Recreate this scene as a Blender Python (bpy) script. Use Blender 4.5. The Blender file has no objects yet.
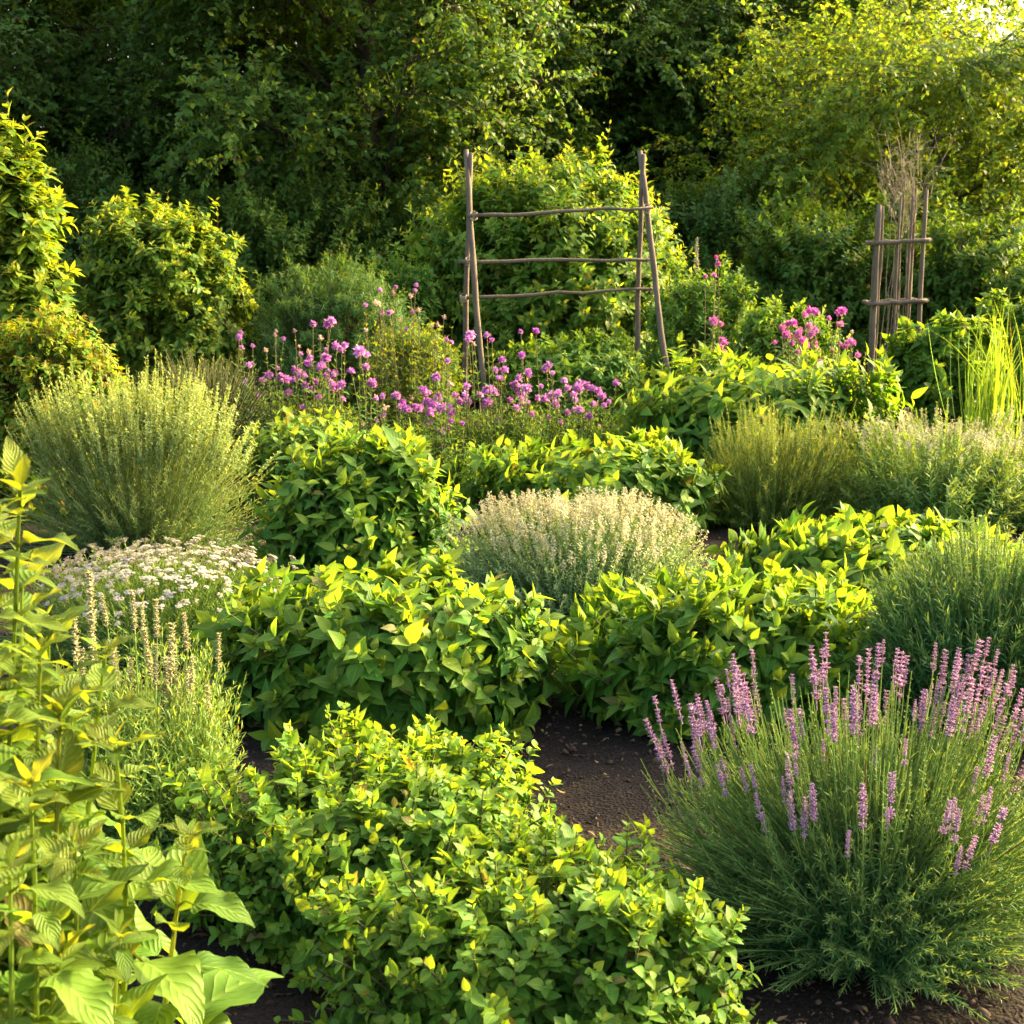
import bpy, math, numpy as np
from mathutils import Vector

# ------------------------------------------------------------------ camera, sky, sun, exposure
sc = bpy.context.scene
COL = sc.collection
CAM_H, PITCH, FPX = 1.75, math.radians(11.33), 1407.0
cam = bpy.data.cameras.new('camera')
cam_ob = bpy.data.objects.new('camera', cam)
COL.objects.link(cam_ob)
cam_ob.location = (0, 0, CAM_H)
cam_ob.rotation_euler = (math.pi / 2 - PITCH, 0, 0)
cam.sensor_width = 36.0
cam.lens = FPX / 1024 * 36.0
cam.clip_start, cam.clip_end = 0.05, 2000
cam.dof.use_dof = True
cam.dof.focus_distance = 5.0
cam.dof.aperture_fstop = 11.0
sc.camera = cam_ob

SUN_EL = math.radians(24)
SUN_DIR = Vector((0.885, 0.465, 0)).normalized() * math.cos(SUN_EL) + Vector((0, 0, math.sin(SUN_EL)))
w = bpy.data.worlds.new('World')
sc.world = w
w.use_nodes = True
nt = w.node_tree
bg = nt.nodes['Background']
sky = nt.nodes.new('ShaderNodeTexSky')
sky.sky_type = 'NISHITA'
sky.sun_disc = False
sky.sun_elevation = SUN_EL
sky.sun_rotation = math.atan2(SUN_DIR.x, SUN_DIR.y)
sky.dust_density = 7.0
sky.ozone_density = 0.3
nt.links.new(sky.outputs[0], bg.inputs[0])
bg.inputs[1].default_value = 0.15
sun = bpy.data.lights.new('sun', 'SUN')
sun.energy = 4.2
sun.angle = math.radians(2.5)
sun.color = (1.0, 0.765, 0.33)
sun_ob = bpy.data.objects.new('sun', sun)
COL.objects.link(sun_ob)
sun_ob.rotation_euler = SUN_DIR.to_track_quat('Z', 'Y').to_euler()
sc.view_settings.view_transform = 'Standard'
sc.view_settings.look = 'None'
sc.view_settings.exposure = 2.34
sc.view_settings.gamma = 1.0
cy = sc.cycles
cy.max_bounces = 7
cy.diffuse_bounces = 4
cy.glossy_bounces = 2
cy.transmission_bounces = 4
cy.transparent_max_bounces = 4
cy.caustics_reflective = cy.caustics_refractive = False
cy.use_denoising = True
try:
    cy.denoiser = 'OPENIMAGEDENOISE'
    cy.denoising_input_passes = 'RGB_ALBEDO_NORMAL'
except Exception:
    pass

# ------------------------------------------------------------------ placing helpers
def gx(px, d, z=0.0):
    """metres to the side of the camera axis, for a column of the photograph at ground distance d and height z"""
    return (px - 512) / FPX * (d * math.cos(PITCH) + (CAM_H - z) * math.sin(PITCH))
def gz(py, d):
    return CAM_H - d * math.tan(PITCH + math.atan((py - 512) / FPX))

# ------------------------------------------------------------------ numpy mesh building (all quads)
rng = np.random.default_rng(11)
def U(a, b, n=None): return rng.uniform(a, b, n)
def nrm(v): return v / np.maximum(np.linalg.norm(v, axis=-1, keepdims=True), 1e-9)

class Acc:
    def __init__(s): s.V, s.Q, s.A, s.Yg, s.n = [], [], [], [], 0
    def add(s, V, Q, A, Y):
        s.V.append(V.reshape(-1, 3)); s.Q.append(Q.reshape(-1, 4) + s.n)
        s.A.append(A.reshape(-1, 3)); s.Yg.append(Y.reshape(-1)); s.n += len(s.V[-1])
    def arrays(s):
        return np.concatenate(s.V), np.concatenate(s.Q), np.concatenate(s.A), np.concatenate(s.Yg)
    def add_copies(s, t, M, T, rnd=None):
        """t: arrays of a template; M (n,3,3) rotates and scales, T (n,3) moves"""
        V, Q, A, Y = t
        n = len(T)
        W = np.einsum('nij,vj->nvi', M, V) + T[:, None]
        QQ = Q[None] + (np.arange(n) * len(V))[:, None, None]
        AA = np.repeat(A[None], n, 0).copy()
        if rnd is not None: AA[:, :, 2] = (AA[:, :, 2] * .4 + rnd[:, None] * .6)
        s.add(W, QQ, AA, np.repeat(Y[None], n, 0))
    def mesh(s, name, mats):
        V, Q, A, Y = s.arrays()
        me = bpy.data.meshes.new(name)
        me.vertices.add(len(V)); me.vertices.foreach_set('co', V.astype(np.float32).ravel())
        me.loops.add(Q.size); me.loops.foreach_set('vertex_index', Q.astype(np.int32).ravel())
        me.polygons.add(len(Q)); me.polygons.foreach_set('loop_start', (np.arange(len(Q)) * 4).astype(np.int32))
        me.update(calc_edges=True)
        a = me.attributes.new('lf', 'FLOAT_VECTOR', 'POINT'); a.data.foreach_set('vector', A.astype(np.float32).ravel())
        a = me.attributes.new('young', 'FLOAT', 'POINT'); a.data.foreach_set('value', Y.astype(np.float32))
        me.materials.append(mats)
        me.shade_smooth()
        return me
    def build(s, name, mat, parent=None, loc=None):
        o = bpy.data.objects.new(name, s.mesh(name, mat))
        COL.objects.link(o)
        if parent: o.parent = parent
        if loc is not None: o.location = loc
        return o

def bez(P0, P1, P2, t):
    t = t[..., None]
    p = (1 - t) ** 2 * P0[:, None] + 2 * t * (1 - t) * P1[:, None] + t ** 2 * P2[:, None]
    d = 2 * (1 - t) * (P1 - P0)[:, None] + 2 * t * (P2 - P1)[:, None]
    return p, nrm(d)

def blades(acc, O, D, N, L, W, S=3, C=3, a=.75, b=1.0, droop=.6, fold=.12, rip=0.0, serr=0.0, rnd=None, young=0.0, tipw=.04):
    """n leaf blades: origin O, axis D, upper side N, length L, width W; droop is the bend in radians along the blade"""
    n = len(O)
    if n == 0: return
    D = nrm(D); N = nrm(N - D * np.sum(N * D, -1, keepdims=True)); B = np.cross(N, D)
    L = np.broadcast_to(L, n).astype(float); W = np.broadcast_to(W, n).astype(float)
    k = np.broadcast_to(droop, n).astype(float); k = np.where(np.abs(k) < .02, .02, k)[:, None]
    fo = np.broadcast_to(fold, n).astype(float)
    x = np.linspace(0, 1, S + 1)
    wp = np.sin(np.pi * np.clip(x, 0, 1) ** a) ** b
    wp = np.maximum(wp, tipw * (x > .5) + .10 * (x <= .5)); 
    if serr: wp = wp * (1 + serr * np.where(np.arange(S + 1) % 2, 1, -1))
    al = np.sin(k * x) / k; dn = (1 - np.cos(k * x)) / k
    yy = np.linspace(-1, 1, C)
    ph = U(0, 6.28, n)
    P = O[:, None] + D[:, None] * (al * L[:, None])[..., None] - N[:, None] * (dn * L[:, None])[..., None]
    half = W[:, None, None] * .5 * wp[None, :, None] * yy[None, None]
    up = np.abs(half) * fo[:, None, None] * 2
    if rip: up = up + rip * np.abs(half) * np.sin(x[None, :, None] * 11 + ph[:, None, None] + yy[None, None] * 2.0)
    V = P[:, :, None] + B[:, None, None] * half[..., None] + N[:, None, None] * up[..., None]
    idx = np.arange((S + 1) * C).reshape(S + 1, C)
    q = np.stack([idx[:-1, :-1], idx[:-1, 1:], idx[1:, 1:], idx[1:, :-1]], -1).reshape(-1, 4)
    Q = q[None] + (np.arange(n) * (S + 1) * C)[:, None, None]
    A = np.zeros((n, S + 1, C, 3))
    A[..., 0] = yy * .5 + .5; A[..., 1] = x[:, None]
    A[..., 2] = (U(0, 1, n) if rnd is None else np.broadcast_to(rnd, n))[:, None, None]
    Y = np.broadcast_to(np.broadcast_to(young, n)[:, None], (n, (S + 1) * C))
    acc.add(V, Q, A, Y)

def tubes(acc, P, R, sides=4, rnd=None, young=0.0):
    """P (n,K,3) paths, R (n,K) radii"""
    n, K, _ = P.shape
    if n == 0: return
    R = np.broadcast_to(R, (n, K))
    T = nrm(np.gradient(P, axis=1))
    ref = np.where(np.abs(T[..., 2:3]) > .9, np.array([1., 0, 0]), np.array([0, 0, 1.]))
    e1 = nrm(np.cross(T, ref)); e2 = np.cross(T, e1)
    th = np.arange(sides) / sides * 2 * np.pi
    V = P[:, :, None] + R[..., None, None] * (e1[:, :, None] * np.cos(th)[:, None] + e2[:, :, None] * np.sin(th)[:, None])
    idx = np.arange(K * sides).reshape(K, sides); nx = np.roll(idx, -1, 1)
    q = np.stack([idx[:-1], nx[:-1], nx[1:], idx[1:]], -1).reshape(-1, 4)
    Q = q[None] + (np.arange(n) * K * sides)[:, None, None]
    A = np.zeros((n, K, sides, 3)); A[..., 0] = np.arange(sides) / sides; A[..., 1] = np.linspace(0, 1, K)[:, None]
    A[..., 2] = (U(0, 1, n) if rnd is None else np.broadcast_to(rnd, n))[:, None, None]
    acc.add(V, Q, A, np.broadcast_to(np.broadcast_to(young, n)[:, None], (n, K * sides)))

def stem_tubes(acc, P0, P1, P2, r0, r1, K=5, sides=3, young=0.0):
    p, _ = bez(P0, P1, P2, np.broadcast_to(np.linspace(0, 1, K), (len(P0), K)))
    tubes(acc, p, np.linspace(r0, r1, K)[None], sides, young=young)

def dome(n, rx, ry, h, base=.5, lump=.1, minz=.05, boxy=.75, arch=(.4, .7), jit=.05, sq=1.0):
    """n stems rising from a patch of ground to a lumpy dome"""
    az = U(0, 2 * np.pi, n); pw = 1.75 / boxy
    z = U(minz, 1, n) ** sq; c = (1 - z ** pw) ** (1 / pw)
    top = U(0, 1, n) < .5                      # half the tips spread evenly over the top, half over the sides
    c = np.where(top, np.sqrt(U(0, .95, n)), c); z = np.where(top, (1 - c ** pw) ** (1 / pw), z)
    f = U(0, 6.28, 4)
    r = 1 + lump * (np.sin(3 * az + f[0]) * c + .7 * np.sin(5 * az + f[1] + 3 * z) * c + .8 * np.sin(5 * c * np.cos(az) + f[2]) * np.sin(5 * c * np.sin(az) + f[3])) + rng.normal(0, jit, n)
    tip = np.stack([rx * c * np.cos(az) * r, ry * c * np.sin(az) * r, h * z * r], -1)
    tip[:, 2] = np.maximum(tip[:, 2], .04)
    b = tip * base * U(.55, 1.05, n)[:, None]; b[:, 2] = 0
    P1 = b + (tip - b) * np.stack([np.full(n, arch[0])] * 2 + [np.full(n, arch[1])], -1) + rng.normal(0, .02, (n, 3)) * np.array([rx, ry, h])
    return b, P1, tip

def leafy(acc, P0, P1, P2, nodes=8, per=2, t0=.2, t1=1.0, tp=1.0, L=.06, ratio=.5, prof=(.8, 1.0, .45), ang=(85, 30), droop=(.9, .3),
          fold=.12, S=3, C=3, a=.75, b=1.0, sag=.25, yg=.7, rip=0.0, serr=0.0, jl=.26, petiole=0.0, turn=None, ja=.25, yamt=1.0, face=0.0):
    """leaves along every stem, in whorls of `per`"""
    n = len(P0)
    u = np.linspace(0, 1, nodes)[None] + U(-.4, .4, (n, nodes)) / nodes
    u = np.clip(u, 0, 1); t = t0 + (t1 - t0) * (1 - (1 - u) ** tp)
    p, T = bez(P0, P1, P2, t)
    ref = np.array([.31, .17, .2])
    e1 = nrm(np.cross(T, ref)); e2 = np.cross(T, e1)
    step = (math.pi / 2 if per == 2 else math.pi / per) if turn is None else turn
    ph = U(0, 6.28, n)[:, None] + np.arange(nodes)[None] * step
    size = np.interp(u, [0, .5, 1], prof); angd = np.radians(ang[0] + (ang[1] - ang[0]) * u)
    dr = droop[0] + (droop[1] - droop[0]) * u
    yv = np.clip((t - yg) / max(1e-6, 1 - yg), 0, 1) * yamt
    for k in range(per):
        f = (ph + 2 * np.pi * k / per + rng.normal(0, ja, ph.shape))[..., None]
        R = np.cos(f) * e1 + np.sin(f) * e2
        g = (angd + rng.normal(0, ja, ph.shape))[..., None]
        D = np.cos(g) * T + np.sin(g) * R
        N = np.sin(g) * T - np.cos(g) * R
        D = D.copy(); D[..., 2] -= sag * np.sin(g[..., 0]) * U(.3, 1.5, ph.shape)
        N = N + np.array([0, 0, .5]); N += rng.normal(0, .22, N.shape)
        if face:
            ow = nrm(p * np.array([1, 1, .9]) + 1e-4)
            N = nrm(N) * (1 - face) + ow * face * 1.2
            D = D - ow * (np.sum(D * ow, -1, keepdims=True) * face * .75)
        Ls = (L * size * (1 + rng.normal(0, jl, ph.shape))).ravel()
        O = p.reshape(-1, 3); D = nrm(D.reshape(-1, 3))
        if petiole:
            O2 = O + D * (petiole * Ls)[:, None]
            mid = (O + O2) / 2 + np.array([0, 0, .06]) * Ls[:, None]
            tubes(acc, np.stack([O, mid, O2], 1), np.array([.022, .016, .014])[None] * Ls[:, None], 4, young=.6)
            O = O2
        blades(acc, O, D, N.reshape(-1, 3), Ls, Ls * ratio * U(.85, 1.15, len(Ls)), S, C, a, b, (dr * U(.4, 1.5, dr.shape)).ravel(), fold, rip, serr, young=yv.ravel())

def twigs(P0, P1, P2, n, ln, tmin=.4, spread=.5, up=.12, out=.5):
    """n side twigs on every stem, towards the outside of the plant"""
    N = len(P0)
    t = U(tmin, 1, (N, n)); t[:, 0] = 1
    q, T = bez(P0, P1, P2, t); q = q.reshape(-1, 3); T = T.reshape(-1, 3)
    o = nrm(q * np.array([1, 1, .6]))
    d = nrm(T * .6 + o * out + rng.normal(0, spread, q.shape) + np.array([0, 0, up]))
    l = ln * U(.5, 1.3, len(q))[:, None]
    e = q + d * l; e[:, 2] = np.maximum(e[:, 2], .03)
    return q, q + d * l * .5 + np.array([0, 0, .06]) * l, e

# ------------------------------------------------------------------ materials
def new_mat(name):
    m = bpy.data.materials.new(name); m.use_nodes = True
    t = m.node_tree; t.nodes.clear()
    out = t.nodes.new('ShaderNodeOutputMaterial')
    return m, t, out
def node(t, typ, **kw):
    n = t.nodes.new(typ)
    for k, v in kw.items(): setattr(n, k, v)
    return n
def mixc(t, fac, c1, c2, blend='MIX'):
    n = node(t, 'ShaderNodeMix', data_type='RGBA', blend_type=blend)
    for s, v in ((n.inputs[0], fac), (n.inputs[6], c1), (n.inputs[7], c2)):
        if isinstance(v, (int, float)): s.default_value = v
        elif isinstance(v, tuple): s.default_value = (*v, 1)
        else: t.links.new(v, s)
    return n.outputs[2]
def math_n(t, op, a, b=None):
    n = node(t, 'ShaderNodeMath', operation=op)
    for s, v in zip(n.inputs, (a, b)):
        if v is None: continue
        if isinstance(v, (int, float)): s.default_value = v
        else: t.links.new(v, s)
    return n.outputs[0]

def leaf_mat(name, old, young, trans=.38, rough=.6, var=.24, hue=.018, veins=0.0, spec=.16, tint=(2.0, 1.5, .45), back=.12):
    if old[1] > old[0] and old[1] > old[2]:
        old = (old[0] * .72, old[1] * 1.08, old[2] * .6); young = (young[0] * .78, young[1] * 1.02, young[2] * .7)
    m, t, out = new_mat(name)
    at = node(t, 'ShaderNodeAttribute', attribute_name='lf'); sp = node(t, 'ShaderNodeSeparateXYZ'); t.links.new(at.outputs['Vector'], sp.inputs[0])
    yg = node(t, 'ShaderNodeAttribute', attribute_name='young')
    c = mixc(t, yg.outputs['Fac'], old, young)
    hs = node(t, 'ShaderNodeHueSaturation')
    t.links.new(c, hs.inputs['Color'])
    r = sp.outputs[2]
    t.links.new(math_n(t, 'ADD', .5 - hue, math_n(t, 'MULTIPLY', math_n(t, 'FRACT', math_n(t, 'MULTIPLY', r, 7.31)), 2 * hue)), hs.inputs['Hue'])
    t.links.new(math_n(t, 'ADD', 1 - var, math_n(t, 'MULTIPLY', r, 2 * var)), hs.inputs['Value'])
    c = hs.outputs[0]
    if back: c = mixc(t, math_n(t, 'MULTIPLY', math_n(t, 'GREATER_THAN', math_n(t, 'FRACT', math_n(t, 'MULTIPLY', r, 13.7)), .988), .8), c, (.17, .12, .045))
    bump = None
    if veins:
        ax = math_n(t, 'ABSOLUTE', math_n(t, 'SUBTRACT', sp.outputs[0], .5))
        rib = math_n(t, 'LESS_THAN', ax, .03)
        c = mixc(t, math_n(t, 'MULTIPLY', rib, .35), c, tuple(min(1, x * 2.0 + .02) for x in young))
        s = math_n(t, 'SINE', math_n(t, 'MULTIPLY', math_n(t, 'SUBTRACT', sp.outputs[1], math_n(t, 'MULTIPLY', ax, .75)), 24.0))
        s = math_n(t, 'ABSOLUTE', s)
        c = mixc(t, math_n(t, 'MULTIPLY', math_n(t, 'LESS_THAN', s, .13), .26), c, tuple(min(1, x * 1.8 + .02) for x in young))
        bp = node(t, 'ShaderNodeBump'); bp.inputs['Strength'].default_value = veins; bp.inputs['Distance'].default_value = .0018
        t.links.new(math_n(t, 'POWER', s, .5), bp.inputs['Height']); bump = bp.outputs[0]
    geo = node(t, 'ShaderNodeNewGeometry')
    cb = mixc(t, math_n(t, 'MULTIPLY', geo.outputs['Backfacing'], back), c, (.10, .18, .06))
    pr = node(t, 'ShaderNodeBsdfPrincipled')
    t.links.new(cb, pr.inputs['Base Color']); pr.inputs['Roughness'].default_value = rough; pr.inputs['Specular IOR Level'].default_value = spec
    tr = node(t, 'ShaderNodeBsdfTranslucent')
    t.links.new(mixc(t, 1.0, c, tint, 'MULTIPLY'), tr.inputs['Color'])
    if bump: t.links.new(bump, pr.inputs['Normal'])
    mx = node(t, 'ShaderNodeMixShader'); mx.inputs[0].default_value = trans
    t.links.new(pr.outputs[0], mx.inputs[1]); t.links.new(tr.outputs[0], mx.inputs[2])
    t.links.new(mx.outputs[0], out.inputs['Surface'])
    return m

def wood_mat(name, c1, c2, scale=30, rough=.85, bumpd=.01):
    m, t, out = new_mat(name)
    tc = node(t, 'ShaderNodeTexCoord'); mp = node(t, 'ShaderNodeMapping'); mp.inputs['Scale'].default_value = (1, 1, .12)
    t.links.new(tc.outputs['Object'], mp.inputs[0])
    nz = node(t, 'ShaderNodeTexNoise'); nz.inputs['Scale'].default_value = scale; nz.inputs['Detail'].default_value = 6
    t.links.new(mp.outputs[0], nz.inputs['Vector'])
    pr = node(t, 'ShaderNodeBsdfPrincipled'); pr.inputs['Roughness'].default_value = rough; pr.inputs['Specular IOR Level'].default_value = .2
    t.links.new(mixc(t, nz.outputs[0], c1, c2), pr.inputs['Base Color'])
    bp = node(t, 'ShaderNodeBump'); bp.inputs['Distance'].default_value = bumpd; bp.inputs['Strength'].default_value = .7
    t.links.new(nz.outputs[0], bp.inputs['Height']); t.links.new(bp.outputs[0], pr.inputs['Normal'])
    t.links.new(pr.outputs[0], out.inputs['Surface'])
    return m

def soil_mat():
    m, t, out = new_mat('soil')
    tc = node(t, 'ShaderNodeTexCoord')
    def nz(s, d=8):
        n = node(t, 'ShaderNodeTexNoise'); n.inputs['Scale'].default_value = s; n.inputs['Detail'].default_value = d; n.inputs['Roughness'].default_value = .65
        t.links.new(tc.outputs['Object'], n.inputs['Vector']); return n.outputs[0]
    vo = node(t, 'ShaderNodeTexVoronoi'); vo.inputs['Scale'].default_value = 85; t.links.new(tc.outputs['Object'], vo.inputs['Vector'])
    cr = node(t, 'ShaderNodeValToRGB'); e = cr.color_ramp.elements
    e[0].position = .3; e[0].color = (.006, .0045, .0038, 1); e[1].position = .75; e[1].color = (.036, .027, .021, 1)
    t.links.new(nz(60), cr.inputs[0])
    c = mixc(t, math_n(t, 'MULTIPLY', vo.outputs['Distance'], .35), cr.outputs[0], (.05, .032, .022))
    c = mixc(t, .5, c, mixc(t, nz(2.2, 3), (.5, .5, .5), (1.35, 1.3, 1.2)), 'MULTIPLY')
    pr = node(t, 'ShaderNodeBsdfPrincipled'); pr.inputs['Roughness'].default_value = .9; pr.inputs['Specular IOR Level'].default_value = .15
    t.links.new(c, pr.inputs['Base Color'])
    bp = node(t, 'ShaderNodeBump'); bp.inputs['Distance'].default_value = .02; bp.inputs['Strength'].default_value = 1
    t.links.new(math_n(t, 'ADD', nz(90), math_n(t, 'MULTIPLY', vo.outputs['Distance'], .8)), bp.inputs['Height']); t.links.new(bp.outputs[0], pr.inputs['Normal'])
    t.links.new(pr.outputs[0], out.inputs['Surface'])
    return m

M = {}
M['soil'] = soil_mat()
M['chip'] = leaf_mat('wood_chip', (.055, .036, .024), (.12, .085, .055), trans=0.0, rough=.9, var=.5, spec=.1, back=0)
M['dry_leaf'] = leaf_mat('dry_leaf', (.13, .085, .045), (.22, .17, .07), trans=.15, var=.4, back=0, spec=.1)
M['sage'] = leaf_mat('sage_leaf', (.110, .195, .042), (.19, .25, .040), trans=.46, rough=.5, veins=.5)
M['oregano'] = leaf_mat('oregano_leaf', (.145, .215, .042), (.21, .28, .048), trans=.44, rough=.45, veins=.35)
M['broad'] = leaf_mat('broad_leaf', (.160, .195, .040), (.21, .23, .048), trans=.52, rough=.45, veins=1.0)
M['lav'] = leaf_mat('lavender_leaf', (.085, .160, .080), (.25, .30, .11), trans=.28, rough=.6)
M['herb'] = leaf_mat('herb_leaf', (.140, .215, .050), (.23, .28, .052), trans=.38, veins=.3)
M['pale_herb'] = leaf_mat('pale_herb_leaf', (.15, .21, .080), (.29, .33, .12), trans=.35)
M['artem'] = leaf_mat('wormwood_leaf', (.115, .150, .060), (.42, .41, .19), trans=.28, rough=.65)
M['silver'] = leaf_mat('silver_leaf', (.15, .21, .145), (.40, .40, .24), trans=.22, rough=.7, hue=.01)
M['bronze'] = leaf_mat('bronze_leaf', (.12, .155, .045), (.30, .30, .085), trans=.35, rough=.6, hue=.02)
M['feather'] = leaf_mat('feathery_leaf', (.12, .185, .065), (.19, .24, .075), trans=.35)
M['gold'] = leaf_mat('golden_leaf', (.15, .20, .030), (.36, .34, .035), trans=.40)
M['shrub'] = leaf_mat('shrub_leaf', (.15, .21, .042), (.28, .30, .048), trans=.5, rough=.5)
M['olive'] = leaf_mat('olive_shrub_leaf', (.17, .21, .042), (.30, .30, .048), trans=.5, rough=.5)
M['redtip'] = leaf_mat('red_tipped_leaf', (.24, .25, .030), (.32, .14, .035), trans=.40, hue=.04)
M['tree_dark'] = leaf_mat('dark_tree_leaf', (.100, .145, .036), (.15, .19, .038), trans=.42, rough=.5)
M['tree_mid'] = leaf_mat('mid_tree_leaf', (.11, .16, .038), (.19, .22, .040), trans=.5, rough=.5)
M['tree_sunlit'] = leaf_mat('sunlit_tree_leaf', (.16, .21, .042), (.28, .31, .048), trans=.58, rough=.45)  # lit copy of the tree leaf: yellow sunlight put into the colour
M['blade'] = leaf_mat('grass_blade', (.13, .21, .045), (.25, .31, .06), trans=.42)
M['lav_flower'] = leaf_mat('lavender_floret', (.37, .19, .39), (.47, .32, .38), trans=.3, var=.35, hue=.035, rough=.7, tint=(1.3, 1.0, 1.15), back=0)
M['mauve'] = leaf_mat('mauve_petal', (.44, .11, .43), (.60, .32, .55), trans=.4, var=.3, hue=.03, rough=.6, tint=(1.2, .9, 1.2), back=0)
M['pink'] = leaf_mat('pink_petal', (.56, .10, .40), (.66, .26, .50), trans=.4, var=.25, hue=.02, rough=.6, tint=(1.2, .9, 1.1), back=0)
M['spent'] = leaf_mat('spent_petal', (.50, .30, .27), (.56, .42, .30), trans=.3, var=.3, hue=.03, rough=.7, tint=(1.2, 1, .9), back=0)
M['cream'] = leaf_mat('cream_floret', (.47, .455, .29), (.42, .40, .22), trans=.3, var=.2, hue=.015, rough=.7, tint=(1.1, 1, .9), back=0)
M['white'] = leaf_mat('white_floret', (.46, .45, .40), (.42, .38, .31), trans=.3, var=.18, hue=.015, rough=.7, tint=(1.1, 1, .95), back=0)
M['tan'] = leaf_mat('tan_seed', (.40, .395, .17), (.44, .40, .23), trans=.25, var=.3, hue=.02, rough=.7, tint=(1.1, 1, .8), back=0)
M['peach'] = leaf_mat('peach_petal', (.75, .38, .16), (.8, .5, .25), trans=.4, tint=(1.1, 1, .8), back=0)
M['bark'] = wood_mat('bark', (.025, .018, .012), (.075, .055, .038), 12, bumpd=.03)
M['pole'] = wood_mat('weathered_pole', (.065, .048, .034), (.22, .17, .12), 38)
M['twig'] = wood_mat('dry_twig', (.16, .13, .09), (.29, .24, .165), 40)
M['stem'] = wood_mat('woody_stem', (.05, .045, .02), (.13, .12, .05), 40)
M['stone'] = wood_mat('blue_grey_stone', (.14, .16, .20), (.26, .29, .34), 6)
M['seat'] = M['pole']

# ------------------------------------------------------------------ objects
def thing(name, label, cat, loc, group=None):
    o = bpy.data.objects.new(name, None); COL.objects.link(o)
    o.location = loc; o.empty_display_size = .2
    o['label'] = label; o['category'] = cat
    if group: o['group'] = group
    return o

def rot_to(up, n=1):
    """(n,3,3) matrices whose local z is `up`, turned at random about it"""
    z = nrm(up); a = U(0, 6.28, len(z))[:, None]
    e1 = nrm(np.cross(z, np.array([.3, .9, .1]))); e2 = np.cross(z, e1)
    x = np.cos(a) * e1 + np.sin(a) * e2; y = np.cross(z, x)
    return np.stack([x, y, z], -1)

def place_parts(root, name, variants, mat, pos, up, scale, maxn=100):
    """the parts nearest the camera as objects of their own, what is left as one mesh"""
    from mathutils import Matrix
    n = len(pos); pos = np.asarray(pos); scale = np.broadcast_to(scale, n)
    base = np.array(root.location)
    order = np.argsort(np.linalg.norm(pos + base - np.array([0, 0, CAM_H]), axis=1))
    Mx = rot_to(np.asarray(up))
    key = (name, mat.name, id(variants))
    if key not in CACHE: CACHE[key] = [v.mesh(name, mat) for v in variants]
    meshes = CACHE[key]
    for i in order[:maxn]:
        o = bpy.data.objects.new(name, meshes[int(rng.integers(len(meshes)))])
        COL.objects.link(o); o.parent = root
        m = Matrix(Mx[i].tolist()).to_4x4(); m.translation = Vector(pos[i])
        o.matrix_local = m @ Matrix.Scale(float(scale[i]), 4)
    rest = order[maxn:]
    if len(rest):
        acc = Acc()
        for k, v in enumerate(variants):
            s = rest[k::len(variants)]
            if len(s): acc.add_copies(v.arrays(), Mx[s] * scale[s][:, None, None], pos[s], U(0, 1, len(s)))
        o = acc.build(name, mat, root); o['kind'] = 'stuff'
CACHE = {}

# flower templates, local z up, unit = metres
def spike_tpl(L=.145, W=.0225, whorls=10, per=9, gap=.22, seed=0):
    acc = Acc()
    z = np.linspace(0, 1, whorls) ** .95
    keep = U(0, 1, whorls) > gap * (1 - z)
    pts, dirs, sz = [], [], []
    for i in range(whorls):
        if not keep[i]: continue
        wr = W * .5 * (1 - .3 * z[i] ** 2) * U(.75, 1.1)
        for k in range(per):
            f = 6.283 * k / per + i * .5 + U(-.2, .2)
            d = np.array([math.cos(f), math.sin(f), U(.4, .9)])
            pts.append([0, 0, z[i] * L + U(-.004, .004)]); dirs.append(d); sz.append(wr * 1.15)
    pts, dirs, sz = np.array(pts), nrm(np.array(dirs)), np.array(sz)
    e = pts + dirs * sz[:, None]; m = (pts + e) / 2
    tubes(acc, np.stack([pts, m, e], 1), np.array([.16, .34, .12])[None] * sz[:, None], 4, young=U(0, 1, len(sz)))
    blades(acc, e, dirs + np.array([0, 0, -.3]), dirs * .2 + np.array([0, 0, 1]), sz * .55, sz * .5, 2, 2, young=U(0, 1, len(sz)))
    tubes(acc, np.array([[[0, 0, -.02], [0, 0, L * .5], [0, 0, L]]]), np.array([[.002, .0018, .001]]), 4, young=1.)
    return acc
def pom_tpl(n=95, R=.047, flat=.9, wid=.22, ball=.8):
    acc = Acc()
    z = U(-.55, 1, n); f = U(0, 6.28, n); c = np.sqrt(np.clip(1 - z * z, 0, 1))
    d = np.stack([c * np.cos(f), c * np.sin(f), z * flat], -1)
    dn = nrm(d)
    O = dn * R * ball * U(.1, .5, n)[:, None]
    Nn = nrm(np.array([0, 0, 1.]) + dn * .2 + rng.normal(0, .3, (n, 3)))
    blades(acc, O, dn, Nn, R * U(.5, .88, n), R * wid * U(.7, 1.3, n), 3, 2, a=1.25, droop=U(.2, 1.2, n), young=np.clip(U(-.3, .7) + U(0, .6, n), 0, 1), rnd=np.clip(U(.1, .9) + rng.normal(0, .15, n), 0, 1))
    tubes(acc, np.array([[[0, 0, -R * .5], [0, 0, -R * .1], [0, 0, R * .35]]]), np.array([[R * .2, R * .4, R * .2]]), 6, young=1.)
    return acc
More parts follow.
